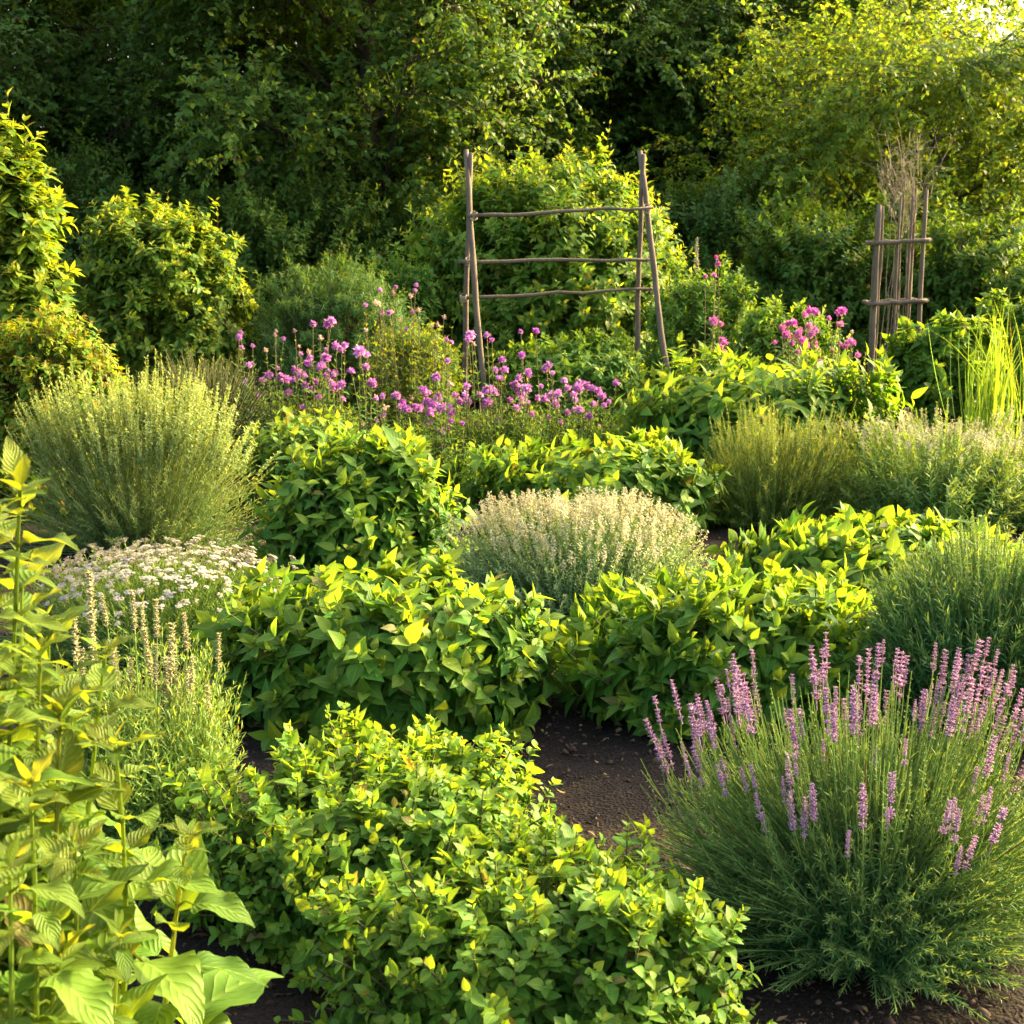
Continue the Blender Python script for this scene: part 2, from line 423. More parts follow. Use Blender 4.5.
def umbel_tpl(n=16, R=.019):
    acc = Acc()
    r = R * np.sqrt(U(0, 1, n)); f = U(0, 6.28, n)
    p = np.stack([r * np.cos(f), r * np.sin(f), .004 - (r / R) ** 2 * .006 + U(-.002, .002, n)], -1)
    for k in range(4):
        g = f + k * 1.57 + U(-.2, .2, n)
        D = np.stack([np.cos(g), np.sin(g), U(.0, .35, n)], -1)
        blades(acc, p, D, np.tile([0, 0, 1.], (n, 1)), R * .34, R * .30, 2, 2, a=1.2, droop=.4, young=U(0, 1, n))
    q = np.zeros((n, 3)); q[:, 2] = -.02
    tubes(acc, np.stack([q, (q + p) / 2, p], 1), np.full((1, 3), .0007), 3, young=1.)
    return acc
T_SPIKE = [spike_tpl() for _ in range(8)]
T_SEED = [spike_tpl(.14, .022, 13, 7, .08) for _ in range(5)]
T_POM = [pom_tpl(int(U(80, 130)), flat=U(.8, 1.05), wid=U(.26, .36)) for _ in range(10)]
T_BUD = [pom_tpl(22, .03, 1.0, .35, .8) for _ in range(3)]
T_UMB = [umbel_tpl() for _ in range(6)]
def tuft_tpl():
    acc = Acc(); n = 30
    p = np.stack([rng.normal(0, .005, n), rng.normal(0, .005, n), U(-.01, .055, n)], -1)
    d = nrm(rng.normal(0, 1, (n, 3)) + np.array([0, 0, .5]))
    blades(acc, p, d, np.tile([.2, .1, 1.], (n, 1)), U(.008, .014, n), .008, 2, 2, a=1.2, young=U(0, 1, n))
    tubes(acc, np.array([[[0, 0, -.03], [0, 0, .02], [0, 0, .055]]]), np.array([[.0012, .001, .0008]]), 3, young=1.)
    return acc
T_TUFT = [tuft_tpl() for _ in range(6)]

# ------------------------------------------------------------------ ground
def ground():
    acc = Acc()
    # one sheet: fine and lumpy around the beds, coarse out to the horizon
    xs = np.concatenate([-np.geomspace(600, 4.2, 26), np.linspace(-4, 4, 241), np.geomspace(4.2, 600, 26)])
    ys = np.concatenate([-np.geomspace(400, 1.2, 14), np.linspace(-1, 9, 301), np.geomspace(9.2, 900, 34)])
    X, Y = np.meshgrid(xs, ys)
    f = np.zeros_like(X)
    for k, (s, amp) in enumerate(((2.1, .016), (5.3, .009), (13., .006), (29., .004))):
        a = U(0, 6.28, 6)
        f += amp * (np.sin(X * s + a[0] + 1.3 * np.sin(Y * s * .7 + a[1])) * np.sin(Y * s * 1.1 + a[2] + 1.1 * np.sin(X * s * .8 + a[3])))
    f += rng.normal(0, .0018, X.shape)
    fade = np.clip((12 - np.abs(Y - 4)) / 6, 0, 1) * np.clip((6 - np.abs(X)) / 2, 0, 1)
    V = np.stack([X, Y, f * fade - .008], -1)
    R, C = X.shape
    idx = np.arange(R * C).reshape(R, C)
    Q = np.stack([idx[:-1, :-1], idx[:-1, 1:], idx[1:, 1:], idx[1:, :-1]], -1)
    acc.add(V, Q, np.zeros((R * C, 3)), np.zeros(R * C))
    o = acc.build('ground', M['soil']); o['kind'] = 'structure'; o['label'] = 'dark brown mulched soil between the beds'
    # wood chips and crumbs of soil
    acc = Acc(); n = 26000
    y = 2.4 + 5.6 * U(0, 1, n) ** 1.5; x = U(-1, 1, n) * (y * .40)
    p = np.stack([x, y, U(-.006, .008, n)], -1)
    D = nrm(np.stack([rng.normal(0, 1, n), rng.normal(0, 1, n), rng.normal(0, .25, n)], -1))
    N = nrm(np.array([0, 0, 1.]) + rng.normal(0, .35, (n, 3)))
    L = .004 + .022 * U(0, 1, n) ** 5
    a = p - D * L[:, None] / 2; b = p + D * L[:, None] / 2
    tubes(acc, np.stack([a, a + D * L[:, None] * .2, b - D * L[:, None] * .2, b], 1), np.array([.4, 1, .9, .3])[None] * (L * U(.12, .4, n))[:, None], 4, young=U(0, 1, n) ** 3)
    o = acc.build('mulch', M['chip']); o['kind'] = 'stuff'; o['label'] = 'loose dark wood chips on the soil'
def litter():
    acc = Acc(); n = 420
    y = U(2.5, 6.5, n); x = U(-1, 1, n) * y * .4
    f = U(0, 6.28, n)
    D = np.stack([np.cos(f), np.sin(f), U(-.1, .25, n)], -1)
    blades(acc, np.stack([x, y, U(.004, .014, n)], -1), D, np.array([0, 0, 1.]) + rng.normal(0, .3, (n, 3)), U(.012, .04, n), U(.006, .016, n), 4, 3, droop=U(-.8, 1.4, n), fold=U(-.3, .5, n), young=U(0, 1, n))
    o = acc.build('fallen_leaves', M['dry_leaf']); o['kind'] = 'stuff'; o['label'] = 'small dry leaves lying on the soil'
    acc = Acc(); n = 260
    y = U(2.5, 6.5, n); x = U(-1, 1, n) * y * .4; r = .006 + .016 * U(0, 1, n) ** 3
    p = np.stack([x, y, r * .1], -1); f = U(0, 6.28, n); D = np.stack([np.cos(f), np.sin(f), U(-.2, .2, n)], -1)
    t = np.array([-1, -.75, -.2, .3, .8, 1.]); P = p[:, None] + D[:, None] * t[:, None] * r[:, None, None] + rng.normal(0, .12, (n, 6, 3)) * r[:, None, None]
    tubes(acc, P, np.array([.1, .6, .85, .8, .5, .08])[None] * r[:, None], 6, young=U(0, .5, n))
    o = acc.build('soil_clods', M['chip']); o['kind'] = 'stuff'; o['label'] = 'clods of dark soil'
ground(); litter()

# ------------------------------------------------------------------ trees
def tree_mesh(h, R, z0, rt, L=.105, n1=24, n2=16, n3=14, nl=19, ratio=.56, lean=(0, 0), droop=.15, young=.5):
    tr, cr = Acc(), Acc()
    top = np.array([lean[0], lean[1], h * .9])
    P0, P1, P2 = np.zeros((1, 3)), np.array([[lean[0] * .2 + U(-.2, .2), lean[1] * .2, h * .45]]), top[None]
    p, _ = bez(P0, P1, P2, np.linspace(0, 1, 12)[None])
    p[0, 1:, :2] += rng.normal(0, .04, (11, 2)); p[0, 0, 2] = -.15
    tubes(tr, p, rt * np.array([1.5, 1.1, 1, .92, .85, .77, .68, .6, .5, .4, .28, .12])[None], 9)
    # limbs
    t = np.clip(np.linspace(.06, .97, n1) + U(-.03, .03, n1), .05, .97)
    s, T = bez(np.repeat(P0, n1, 0), np.repeat(P1, n1, 0), np.repeat(P2, n1, 0), t[:, None]); s = s[:, 0]
    az = np.arange(n1) * 2.4 + U(-.4, .4, n1)
    el = np.interp(t, [.05, .45, 1], [-.6, .15, 1.15]) + rng.normal(0, .12, n1)
    zc = z0 + (h - z0) * .45
    e = np.stack([np.cos(az) * np.cos(el) * R, np.sin(az) * np.cos(el) * R, (h - zc) * np.sin(el)], -1) * U(.68, .92, n1)[:, None] + np.array([lean[0] * .6, lean[1] * .6, zc])
    e[:, 2] = np.maximum(e[:, 2], z0 + .3)
    m = s * .5 + e * .5 + np.stack([np.zeros(n1), np.zeros(n1), U(.0, .5, n1)], -1) * R * .25
    def grow(a0, a1, a2, n, ln, spread, up, tmin):
        N = len(a0)
        tt = U(tmin, 1, (N, n)); tt[:, 0] = 1
        q, T = bez(a0, a1, a2, tt)
        q = q.reshape(-1, 3); T = T.reshape(-1, 3)
        d = nrm(T * .75 + rng.normal(0, spread, q.shape) + np.array([0, 0, up]))
        l = ln * U(.55, 1.25, len(q))[:, None]
        end = q + d * l; end[:, 2] = np.maximum(end[:, 2], .25)
        return q, q + d * l * .5 + np.array([0, 0, .12]) * l, end - np.array([0, 0, droop]) * l * .5
    stem_tubes(tr, s, m, e, rt * .30, rt * .08, 7, 6)
    B = grow(s, m, e, n2, R * .36, .55, .05, .25)
    stem_tubes(tr, *B, rt * .07, rt * .03, 4, 4)
    Cc = grow(*B, n3, R * .17 + .15, .55, -.05, .2)
    stem_tubes(tr, *Cc, rt * .03 + .002, .002, 3, 3)
    n = len(Cc[0])
    tt = np.linspace(.15, 1, nl)[None] + U(-.04, .04, (n, nl))
    q, T = bez(*Cc, np.clip(tt, 0, 1))
    q = q.reshape(-1, 3); T = T.reshape(-1, 3); k = len(q)
    side = nrm(np.cross(T, np.array([0, 0, 1.])) + 1e-6); sg = np.tile(np.where(np.arange(nl) % 2, 1, -1), n)[:, None]
    D = nrm(T * .6 + side * sg * U(.4, 1.1, k)[:, None] + rng.normal(0, .4, (k, 3)) + np.array([0, 0, -.02]))
    Nn = nrm(np.array([0, 0, .8]) + nrm(q - np.array([0, 0, zc])) * .7 + rng.normal(0, .45, (k, 3)))
    ll = L * U(.6, 1.25, k)
    hh = np.clip(np.linalg.norm((q - np.array([0, 0, zc])) / np.array([R, R, h - zc]), axis=1), 0, 1.2)
    blades(cr, q, D, Nn, ll, ll * ratio * U(.8, 1.2, k), 2, 2, a=.8, droop=U(.2, 1.2, k), young=np.clip(U(-.6, 1, k), 0, 1) * young)
    return tr, cr
def tree(name, label, px, d, h, R, z0, rt, leaf, group=None, mesh=None, rot=0, **kw):
    root = thing(name, label, 'tree', (gx(px, d, 2), d, 0), group)
    root.rotation_euler[2] = rot
    if mesh is None:
        tr, cr = tree_mesh(h, R, z0, rt, **kw)
        a = tr.build('trunk', M['bark'], root); b = cr.build('crown', M[leaf], root)
    else:
        for nm, me in (('trunk', mesh[0]), ('crown', mesh[1])):
            o = bpy.data.objects.new(nm, me); COL.objects.link(o); o.parent = root
            a, b = (o, b) if nm == 'trunk' else (a, o)
            if nm == 'trunk': b = None
        a = None
    return root
EDGE = 'trees along the woodland edge'
def copy_tree(src, label, px, d, rot, s, group=EDGE):
    r = src.copy(); COL.objects.link(r); r.location = (gx(px, d, 2), d, 0); r.rotation_euler[2] = rot; r.scale = (s, s, s)
    r['label'] = label; r['group'] = group
    for ch in src.children:
        c = ch.copy(); COL.objects.link(c); c.parent = r
    return r
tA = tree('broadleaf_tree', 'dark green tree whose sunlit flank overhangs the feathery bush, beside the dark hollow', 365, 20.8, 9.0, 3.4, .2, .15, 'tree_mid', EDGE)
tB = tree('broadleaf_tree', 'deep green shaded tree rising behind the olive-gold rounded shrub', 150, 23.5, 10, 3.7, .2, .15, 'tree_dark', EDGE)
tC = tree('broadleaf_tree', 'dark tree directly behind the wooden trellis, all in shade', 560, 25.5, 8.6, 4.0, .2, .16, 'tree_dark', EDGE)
tD = tree('small_tree', 'small golden-lit spreading tree with several stems behind the stake tower', 925, 21, 4.9, 3.5, .7, .09, 'tree_sunlit', None, L=.09, n1=24, n2=15, n3=12, nl=18, ratio=.58, droop=.2, young=.9)
tE = tree('broadleaf_tree', 'tall tree with yellow sunlit top rising over the golden small tree', 825, 26, 8.8, 2.9, .4, .15, 'tree_sunlit', EDGE, young=.6)  # whole crown coloured as sunlit, standing in for sun on the top
copy_tree(tA, 'dark tree standing between the trellis and the golden-lit small tree', 705, 24.5, 2.1, .72)
copy_tree(tB, 'dark tree cut by the picture edge behind the tall leafy shrub', -20, 22.5, 1.2, .95)
copy_tree(tC, 'tall tree beyond the dark hollow between the sunlit-flank tree and the trellis tree', 455, 29, 1.0, 1.05)
copy_tree(tB, 'distant tree in the wood seen between the trellis tree and its darker neighbour', 630, 31, 3.0, 1.1)
copy_tree(tC, 'distant tree in the wood glimpsed over the olive-gold shrub', 240, 30, 2.0, 1.1)
copy_tree(tB, 'distant tree in the wood behind the tall leafy shrub at the edge', 60, 30, 5.0, 1.1)
copy_tree(tA, 'distant tree at the wood edge beside the small patch of bright sky', 900, 31, .5, .74)
copy_tree(tA, 'tree past the golden small tree, cut by the picture edge under the sky patch', 1060, 24, 2.5, .62)
copy_tree(tC, 'distant tree in the wood behind the yellow-topped tall tree', 770, 33, 4.4, 1.1)

# ------------------------------------------------------------------ shrubs
def shrub(name, label, px, d, top, width, leaf, ry=None, n=260, nodes=11, L=.07, ratio=.5, group=None, cat='shrub', base=.35, tops=0, lump=.13, yg=.6, minz=.02, boxy=.7, z=0, ang=(80, 35), per=2, S=3, C=3, yamt=1., tw=0, ntw=6, tws=.45, jit=.05, **kw):
    h = gz(top, d); dep = d * math.cos(PITCH) + (CAM_H - h * .5) * math.sin(PITCH)
    rx = width / FPX * dep / 2; ry = ry or rx * .8
    root = thing(name, label, cat, (gx(px, d, h * .5), d, z), group)
    P = dome(n, rx * (1 - tw * .4), ry * (1 - tw * .4), h * (.93 - tw * .25), base, lump, minz, boxy, jit=jit)
    fo, st = Acc(), Acc()
    if tw:
        stem_tubes(st, *P, .006 + .004 * h, .0015, 5, 4)
        P = twigs(*P, ntw, tw * min(rx, h), spread=tws)
    leafy(fo, *P, nodes=nodes, per=per, L=L, ratio=ratio, yg=yg, ang=ang, S=S, C=C, yamt=yamt, **kw)
    stem_tubes(st, *P, (.006 + .004 * h) if not tw else .003, .0015, 5 if not tw else 3, 4 if not tw else 3)
    if tops:
        q = P[2][np.argsort(-P[2][:, 2])[:len(P[2]) // 5]]; q = q[rng.permutation(len(q))[:tops]]
        q0 = q * np.array([.93, .93, .8]); q2 = q + np.stack([U(-.06, .06, tops) * rx, U(-.06, .06, tops), U(.04, .17, tops) * h], -1)
        leafy(fo, q0, (q0 + q2) / 2 + rng.normal(0, .02, q.shape), q2, nodes=9, per=2, t0=.1, L=L * 1.1, ratio=ratio, yg=.1, ang=(70, 25), S=S, C=C)
        stem_tubes(st, q0, (q0 + q2) / 2, q2, .004, .0015, 3, 3)
    fo.build('foliage', M[leaf], root); st.build('stem', M['stem'], root)
    return root, P
def understory(label, px, d, top, width, leaf='tree_dark', **kw):
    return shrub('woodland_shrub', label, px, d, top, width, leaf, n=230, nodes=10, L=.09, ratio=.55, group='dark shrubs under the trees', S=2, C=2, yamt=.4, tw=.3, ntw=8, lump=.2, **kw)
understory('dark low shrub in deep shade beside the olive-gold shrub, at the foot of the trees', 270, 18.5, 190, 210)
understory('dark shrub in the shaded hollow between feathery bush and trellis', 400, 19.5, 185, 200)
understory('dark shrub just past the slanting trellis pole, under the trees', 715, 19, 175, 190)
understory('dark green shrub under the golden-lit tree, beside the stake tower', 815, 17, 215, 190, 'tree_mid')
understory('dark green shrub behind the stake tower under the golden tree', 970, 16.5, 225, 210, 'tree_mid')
understory('dark shrub filling the gap behind the tall leafy edge shrub', 40, 19, 160, 260)

shrub('garden_shrub', 'big leafy shrub with upright shoot tips spreading behind the pole trellis', 548, 15.2, 158, 285, 'shrub', n=460, nodes=8, L=.105, ratio=.5, tops=30, boxy=.66, tw=.2, ntw=8, lump=.05, face=.3)
shrub('garden_shrub', 'rounded olive-gold shrub between the tall edge shrub and the feathery bush', 155, 13, 196, 185, 'olive', n=420, nodes=8, L=.09, tops=14, boxy=.72, tw=.2, ntw=8, lump=.045, face=.3)
shrub('tall_shrub', 'tall bright leafy shrub cut by the picture edge, above the red-tipped bush', -5, 9.6, 118, 150, 'olive', n=300, nodes=8, L=.115, lump=.06, face=.3, tops=16, boxy=.5, base=.4, tw=.35, ntw=8)
shrub('red_tipped_bush', 'yellow bush with reddish shoot tips below the tall edge shrub', 45, 8.9, 318, 170, 'redtip', n=360, nodes=8, L=.055, yg=.8, boxy=.55, tw=.2, ntw=7, lump=.06, face=.3)
shrub('feathery_bush', 'soft feathery grey-green bush behind the purple flowers', 335, 13.2, 270, 165, 'feather', n=420, nodes=12, per=3, tw=.25, ntw=6, L=.06, ratio=.13, S=2, C=2, yg=.7, boxy=.6)
shrub('golden_fennel', 'small golden feathery plant in front of the trellis pole', 418, 11.6, 330, 92, 'gold', n=260, nodes=12, per=3, tw=.25, ntw=6, L=.05, ratio=.18, S=2, C=2, boxy=.6)
shrub('nettle_clump', 'green nettle-like clump past the trellis, around the blue-grey stone', 700, 13.2, 272, 120, 'herb', n=180, nodes=8, tw=.25, ntw=5, L=.075, ratio=.4, boxy=.55, tops=12)
shrub('nettle_clump', 'green leafy clump behind the pink flower stalks', 775, 12.6, 308, 110, 'herb', n=170, nodes=8, tw=.25, ntw=5, L=.075, ratio=.4, boxy=.55, tops=8)
shrub('leafy_clump', 'dark green leafy clump at the foot of the stake tower', 942, 12.0, 324, 108, 'shrub', n=220, nodes=8, L=.10, ratio=.5, tw=.25, ntw=4, boxy=.6, yamt=.3)
shrub('leafy_clump', 'green leafy clump at the picture edge behind the tall grass', 1020, 13.0, 300, 110, 'shrub', n=200, nodes=8, L=.10, ratio=.5, tw=.25, ntw=4, boxy=.6, yamt=.4)
shrub('leafy_clump', 'low green clump under the trellis, behind the purple flowers', 575, 12.4, 345, 150, 'herb', n=230, nodes=9, L=.08, ratio=.4, tw=.25, ntw=4, boxy=.6)
shrub('leafy_clump', 'low green clump between feathery bush and trellis', 400, 14.4, 252, 90, 'herb', n=200, nodes=8, L=.08, ratio=.35, tw=.25, ntw=4, boxy=.6)
shrub('fine_herb_clump', 'thin grey-green clump between the wormwood bush and the purple flowers', 205, 10.2, 355, 150, 'artem', n=420, nodes=16, per=2, L=.055, ratio=.12, S=2, C=2, boxy=.6, yamt=.5)

# ------------------------------------------------------------------ mounds with large leaves
def mound(name, label, px, d, top, width, leaf, cat, **kw):
    a = dict(n=460, nodes=9, L=.095, ratio=.58, base=.75, yg=.78, boxy=.55, lump=.07, ang=(95, 30), droop=(.9, .45), a=.66, face=.33, jl=.24, jit=.09, S=5, C=3, prof=(1, .95, .7), sag=.4)
    a.update(kw)
    return shrub(name, label, px, d, top, width, leaf, cat=cat, **a)
mound('sage_mound', 'broad-leaved sage mound next to the white-flowered cushion', 378, 5.05, 586, 346, 'sage', 'sage', ry=.46, tops=16, lump=.05, group='broad sage mounds')
mound('sage_mound', 'broad-leaved sage mound behind the lavender, its top more yellow and pointed', 730, 5.1, 590, 316, 'sage', 'sage', ry=.45, tops=30, lump=.05, ang=(85, 14), ratio=.46, face=.4, group='broad sage mounds')
mound('leafy_herb', 'upright leafy herb between wormwood bush and silvery thyme mound', 362, 7.2, 448, 205, 'sage', 'herb', ry=.45, n=330, L=.11, ratio=.42, ang=(80, 35), tops=26, base=.6, boxy=.72, prof=(.9, 1, .7))
mound('low_leafy_mound', 'spreading leafy mound behind the silvery thyme, below the purple flowers', 592, 8.3, 449, 255, 'sage', 'herb', ry=.55, n=420, tops=24, L=.10, ratio=.5, ang=(85, 45), prof=(.9, 1, .8))
mound('low_leafy_mound', 'low leafy mound in front of the bronze-tipped herb row', 872, 6.9, 530, 300, 'sage', 'herb', ry=.5, n=400, tops=24, boxy=.8, L=.105, ratio=.5, ang=(85, 50), prof=(.9, 1, .85))
mound('tall_leafy_herb', 'wide leafy herb below the pink flower stalks, beside the stake tower', 755, 10.2, 366, 285, 'sage', 'herb', ry=.7, n=420, tops=20, L=.14, ratio=.38, ang=(80, 50), prof=(.9, 1, .9), droop=(1.1, .7), base=.7)
mound('leafy_herb', 'dark low leafy herb in front of the red-tipped bush, half hidden by wormwood', 300, 8.9, 420, 120, 'herb', 'herb', n=200, L=.09)
mound('oregano_mound', 'bright oregano mound with yellow tips next to the sage, farther lobe of the pair', 385, 3.5, 770, 350, 'oregano', 'oregano', ry=.50, n=800, nodes=11, L=.043, ratio=.66, a=.7, b=.85, face=.12, yg=.8, ang=(85, 40), droop=(.7, .3), lump=.09, tops=80, prof=(.9, 1, .6), base=.8)
mound('oregano_mound', 'bright oregano mound reaching the lower picture edge, beside the lavender', 535, 2.85, 880, 390, 'oregano', 'oregano', ry=.38, n=760, nodes=11, L=.043, ratio=.66, a=.7, b=.85, face=.12, yg=.8, ang=(85, 40), droop=(.7, .3), lump=.09, tops=90, prof=(.9, 1, .6), base=.8)

# ------------------------------------------------------------------ fine-leaved bushes
def lavender():
    d, h = 3.3, .50
    root = thing('lavender_bush', 'lavender-like bush with pink-purple flower spikes beside the soil path', 'lavender', (gx(872, d, .3), d, 0))
    fo = Acc()
    P = dome(1900, .53, .40, h, .5, .05, .05, .85, (.33, .60), .06)
    leafy(fo, *P, nodes=34, per=2, t0=.0, L=.034, ratio=.10, S=2, C=2, ang=(55, 25), droop=(.3, .1), sag=0, prof=(.9, 1, .5), yg=.5, ja=.35)
    stem_tubes(fo, *P, .0024, .0017, 7, 4, young=1.)
    z = P[2][:, 2]
    tx, ty = P[2][:, 0] / .51, P[2][:, 1] / .40
    score = z / h + .42 * np.abs(tx) ** 1.6 + .06 * ty + rng.normal(0, .14, len(z))
    pick = np.argsort(-score)[:150]
    low = np.where((z > .28) & (z < .42) & (P[2][:, 1] < 0))[0]; low = low[rng.permutation(len(low))[:24]]
    pick = np.concatenate([pick, low])
    tip = P[2][pick]; T = nrm(P[2][pick] - P[1][pick]); up = nrm(T * .7 + np.array([0, 0, 1.5]) + rng.normal(0, .06, T.shape))
    l = U(.03, .18, len(pick)) * np.where(np.arange(len(pick)) < 150, 1, .5)
    q = tip + up * l[:, None]
    stem_tubes(fo, tip - T * .03, tip + T * (l * .45)[:, None], q, .0016, .0012, 4, 3, young=1.)
    # straw-coloured flower stalks that have lost or not yet opened their flowers
    k = np.argsort(-score + rng.normal(0, .15, len(z)))[:520]
    b = P[2][k]; tb = nrm(P[2][k] - P[1][k]); e = b + nrm(tb * .8 + np.array([0, 0, 1.2]) + rng.normal(0, .1, b.shape)) * U(.03, .17, len(k))[:, None]
    stem_tubes(fo, b - tb * .05, (b + e) / 2 + rng.normal(0, .004, b.shape), e, .0015, .0012, 4, 3, young=U(.8, 1.6, len(k)))
    leafy(fo, b, (b + e) / 2, e, nodes=7, per=3, t0=.2, L=.007, ratio=.5, S=2, C=2, ang=(50, 30), sag=0, yg=-.5, yamt=1.6, ja=.5)
    fo.build('foliage', M['lav'], root)
    place_parts(root, 'flower_spike', T_SPIKE, M['lav_flower'], q, up, U(.34, .78, len(q)))
lavender()

def hyssop():
    d = 3.75
    x0 = gx(140, d, .3)
    root = thing('spiked_herb', 'airy pale herb with upright cream seed spikes before the white cushion', 'herb', (x0, d, 0))
    fo = Acc()
    P = dome(480, .30, .26, .56, .7, .1, .1, .5, (.3, .6))
    leafy(fo, *P, nodes=18, per=2, t0=.1, L=.045, ratio=.16, S=2, C=2, ang=(60, 25), droop=(.5, .2), sag=.1, yg=.5)
    stem_tubes(fo, *P, .002, .001, 5, 3, young=.6)
    tops = [(82, 580), (102, 598), (140, 585), (156, 600), (172, 622), (184, 616), (213, 640), (120, 635), (190, 668), (45, 640), (66, 625), (128, 660), (165, 660), (92, 612), (112, 642), (147, 632), (195, 650), (75, 655), (160, 640), (205, 690), (52, 668), (135, 612), (178, 668)]
    e = np.array([[gx(a, d, gz(b, d)) - x0, U(-.08, .08), gz(b, d)] for a, b in tops])
    b0 = e * np.array([.5, .5, 0]); sp = U(.65, 1.05, len(e)); q = e.copy(); q[:, 2] -= .14 * sp
    mid = b0 * .4 + q * .6
    leafy(fo, b0, mid, q, nodes=22, per=2, t0=.1, L=.042, ratio=.17, S=2, C=2, ang=(60, 30), droop=(.5, .2), sag=.1, yg=.5)
    stem_tubes(fo, b0, mid, q, .003, .002, 6, 4, young=.7)
    fo.build('foliage', M['pale_herb'], root)
    place_parts(root, 'seed_spike', T_SEED, M['tan'], q, nrm(np.array([0, 0, 1.]) + rng.normal(0, .05, q.shape)), sp)
hyssop()

def wormwood(name, label, px, d, top, width, leaf, n, nspk, spk, L=.04, ratio=.12, cat='herb', ry=None, base=.35, yg=.5, lump=.06, flower=None, tpl=None, fs=(.6, 1.), nf=0, boxy=.62, spl=(.10, .22), **kw):
    h = gz(top, d); dep = d * math.cos(PITCH) + (CAM_H - h * .5) * math.sin(PITCH)
    rx = width / FPX * dep / 2; ry = ry or rx * .8
    root = thing(name, label, cat, (gx(px, d, h * .5), d, 0))
    fo = Acc()
    P = dome(n, rx, ry, h * .9, base, lump, .0, boxy, (.36, .62), .05)
    a = dict(nodes=26, per=2, t0=.08, S=2, C=2, ang=(55, 25), droop=(.4, .1), sag=.05, prof=(.9, 1, .6), ja=.35)
    a.update(kw)
    leafy(fo, *P, L=L, ratio=ratio, yg=yg, **a)
    stem_tubes(fo, *P, .0025, .0012, 5, 3, young=.7)
    if nspk:  # flowering shoots: stems set densely with tiny pale bracts
        k = np.argsort(-P[2][:, 2] - U(0, .25, n) * h)[:nspk]
        q0 = P[2][k] * .86; q2 = P[2][k] * np.array([1.02, 1.02, 1]) + np.array([0, 0, 1]) * U(*spl, nspk)[:, None]
        leafy(fo, q0, (q0 + q2) / 2 + rng.normal(0, .008, q0.shape), q2, nodes=26, per=3, t0=.0, L=spk, ratio=.45, S=2, C=2, ang=(60, 40), yg=-.3, sag=0, prof=(1, 1, .7), ja=.6)
        stem_tubes(fo, q0, (q0 + q2) / 2, q2, .002, .0012, 3, 3, young=1.)
    fo.build('foliage', M[leaf], root)
    if nf:
        zz = P[2][:, 2] / h + U(-.12, .12, n)
        k = np.argsort(-zz)[:nf]
        place_parts(root, 'flower_head', tpl, M[flower], P[2][k] + np.array([0, 0, .012]), nrm(P[2][k] * np.array([.6, .6, 1]) + np.array([0, 0, h * .6])), U(*fs, nf))
    return root
wormwood('wormwood_bush', 'large fountain-shaped wormwood bush of pale upright stems beside the upright leafy herb', 138, 7.75, 400, 255, 'artem', 900, 430, .021, L=.034, ratio=.13, cat='wormwood', lump=.12, base=.55, spl=(.05, .26))
wormwood('fine_leaf_bush', 'dark fine-leaved bush with yellowish tips cut by the picture edge, behind the lavender', 985, 4.85, 530, 270, 'lav', 1300, 80, .010, L=.046, ratio=.14, cat='bush', spl=(.02, .06), yg=.8, base=.6)
wormwood('bronze_herb', 'bronze-tipped fine herb row behind the low leafy mound', 775, 8.5, 432, 160, 'bronze', 700, 200, .014, base=.75, boxy=.45, spl=(.04, .2), lump=.13)
wormwood('pale_flowered_herb', 'loose green herb with cream-tipped sprays beside the bronze herb', 945, 8.4, 424, 235, 'pale_herb', 620, 50, .016, L=.055, ratio=.22, base=.75, boxy=.45, flower='cream', tpl=T_TUFT, nf=280, fs=(.7, 1.2), spl=(.03, .1), lump=.14, ang=(70, 40))
wormwood('silvery_thyme', 'silvery mound topped with pale cream flowers in the middle of the beds', 577, 6.25, 498, 292, 'silver', 1500, 0, .01, L=.021, ratio=.4, base=.7, boxy=.75, flower='cream', tpl=T_TUFT, nf=640, fs=(.6, 1.15), nodes=26, cat='thyme', ang=(65, 40), yg=.6)
wormwood('white_flower_cushion', 'cushion of small white flat flower heads in front of the wormwood bush', 160, 5.85, 545, 300, 'pale_herb', 1050, 0, .01, L=.03, ratio=.16, base=.75, boxy=.75, flower='white', tpl=T_UMB, nf=520, fs=(.55, 1.1), cat='flowers', nodes=18)

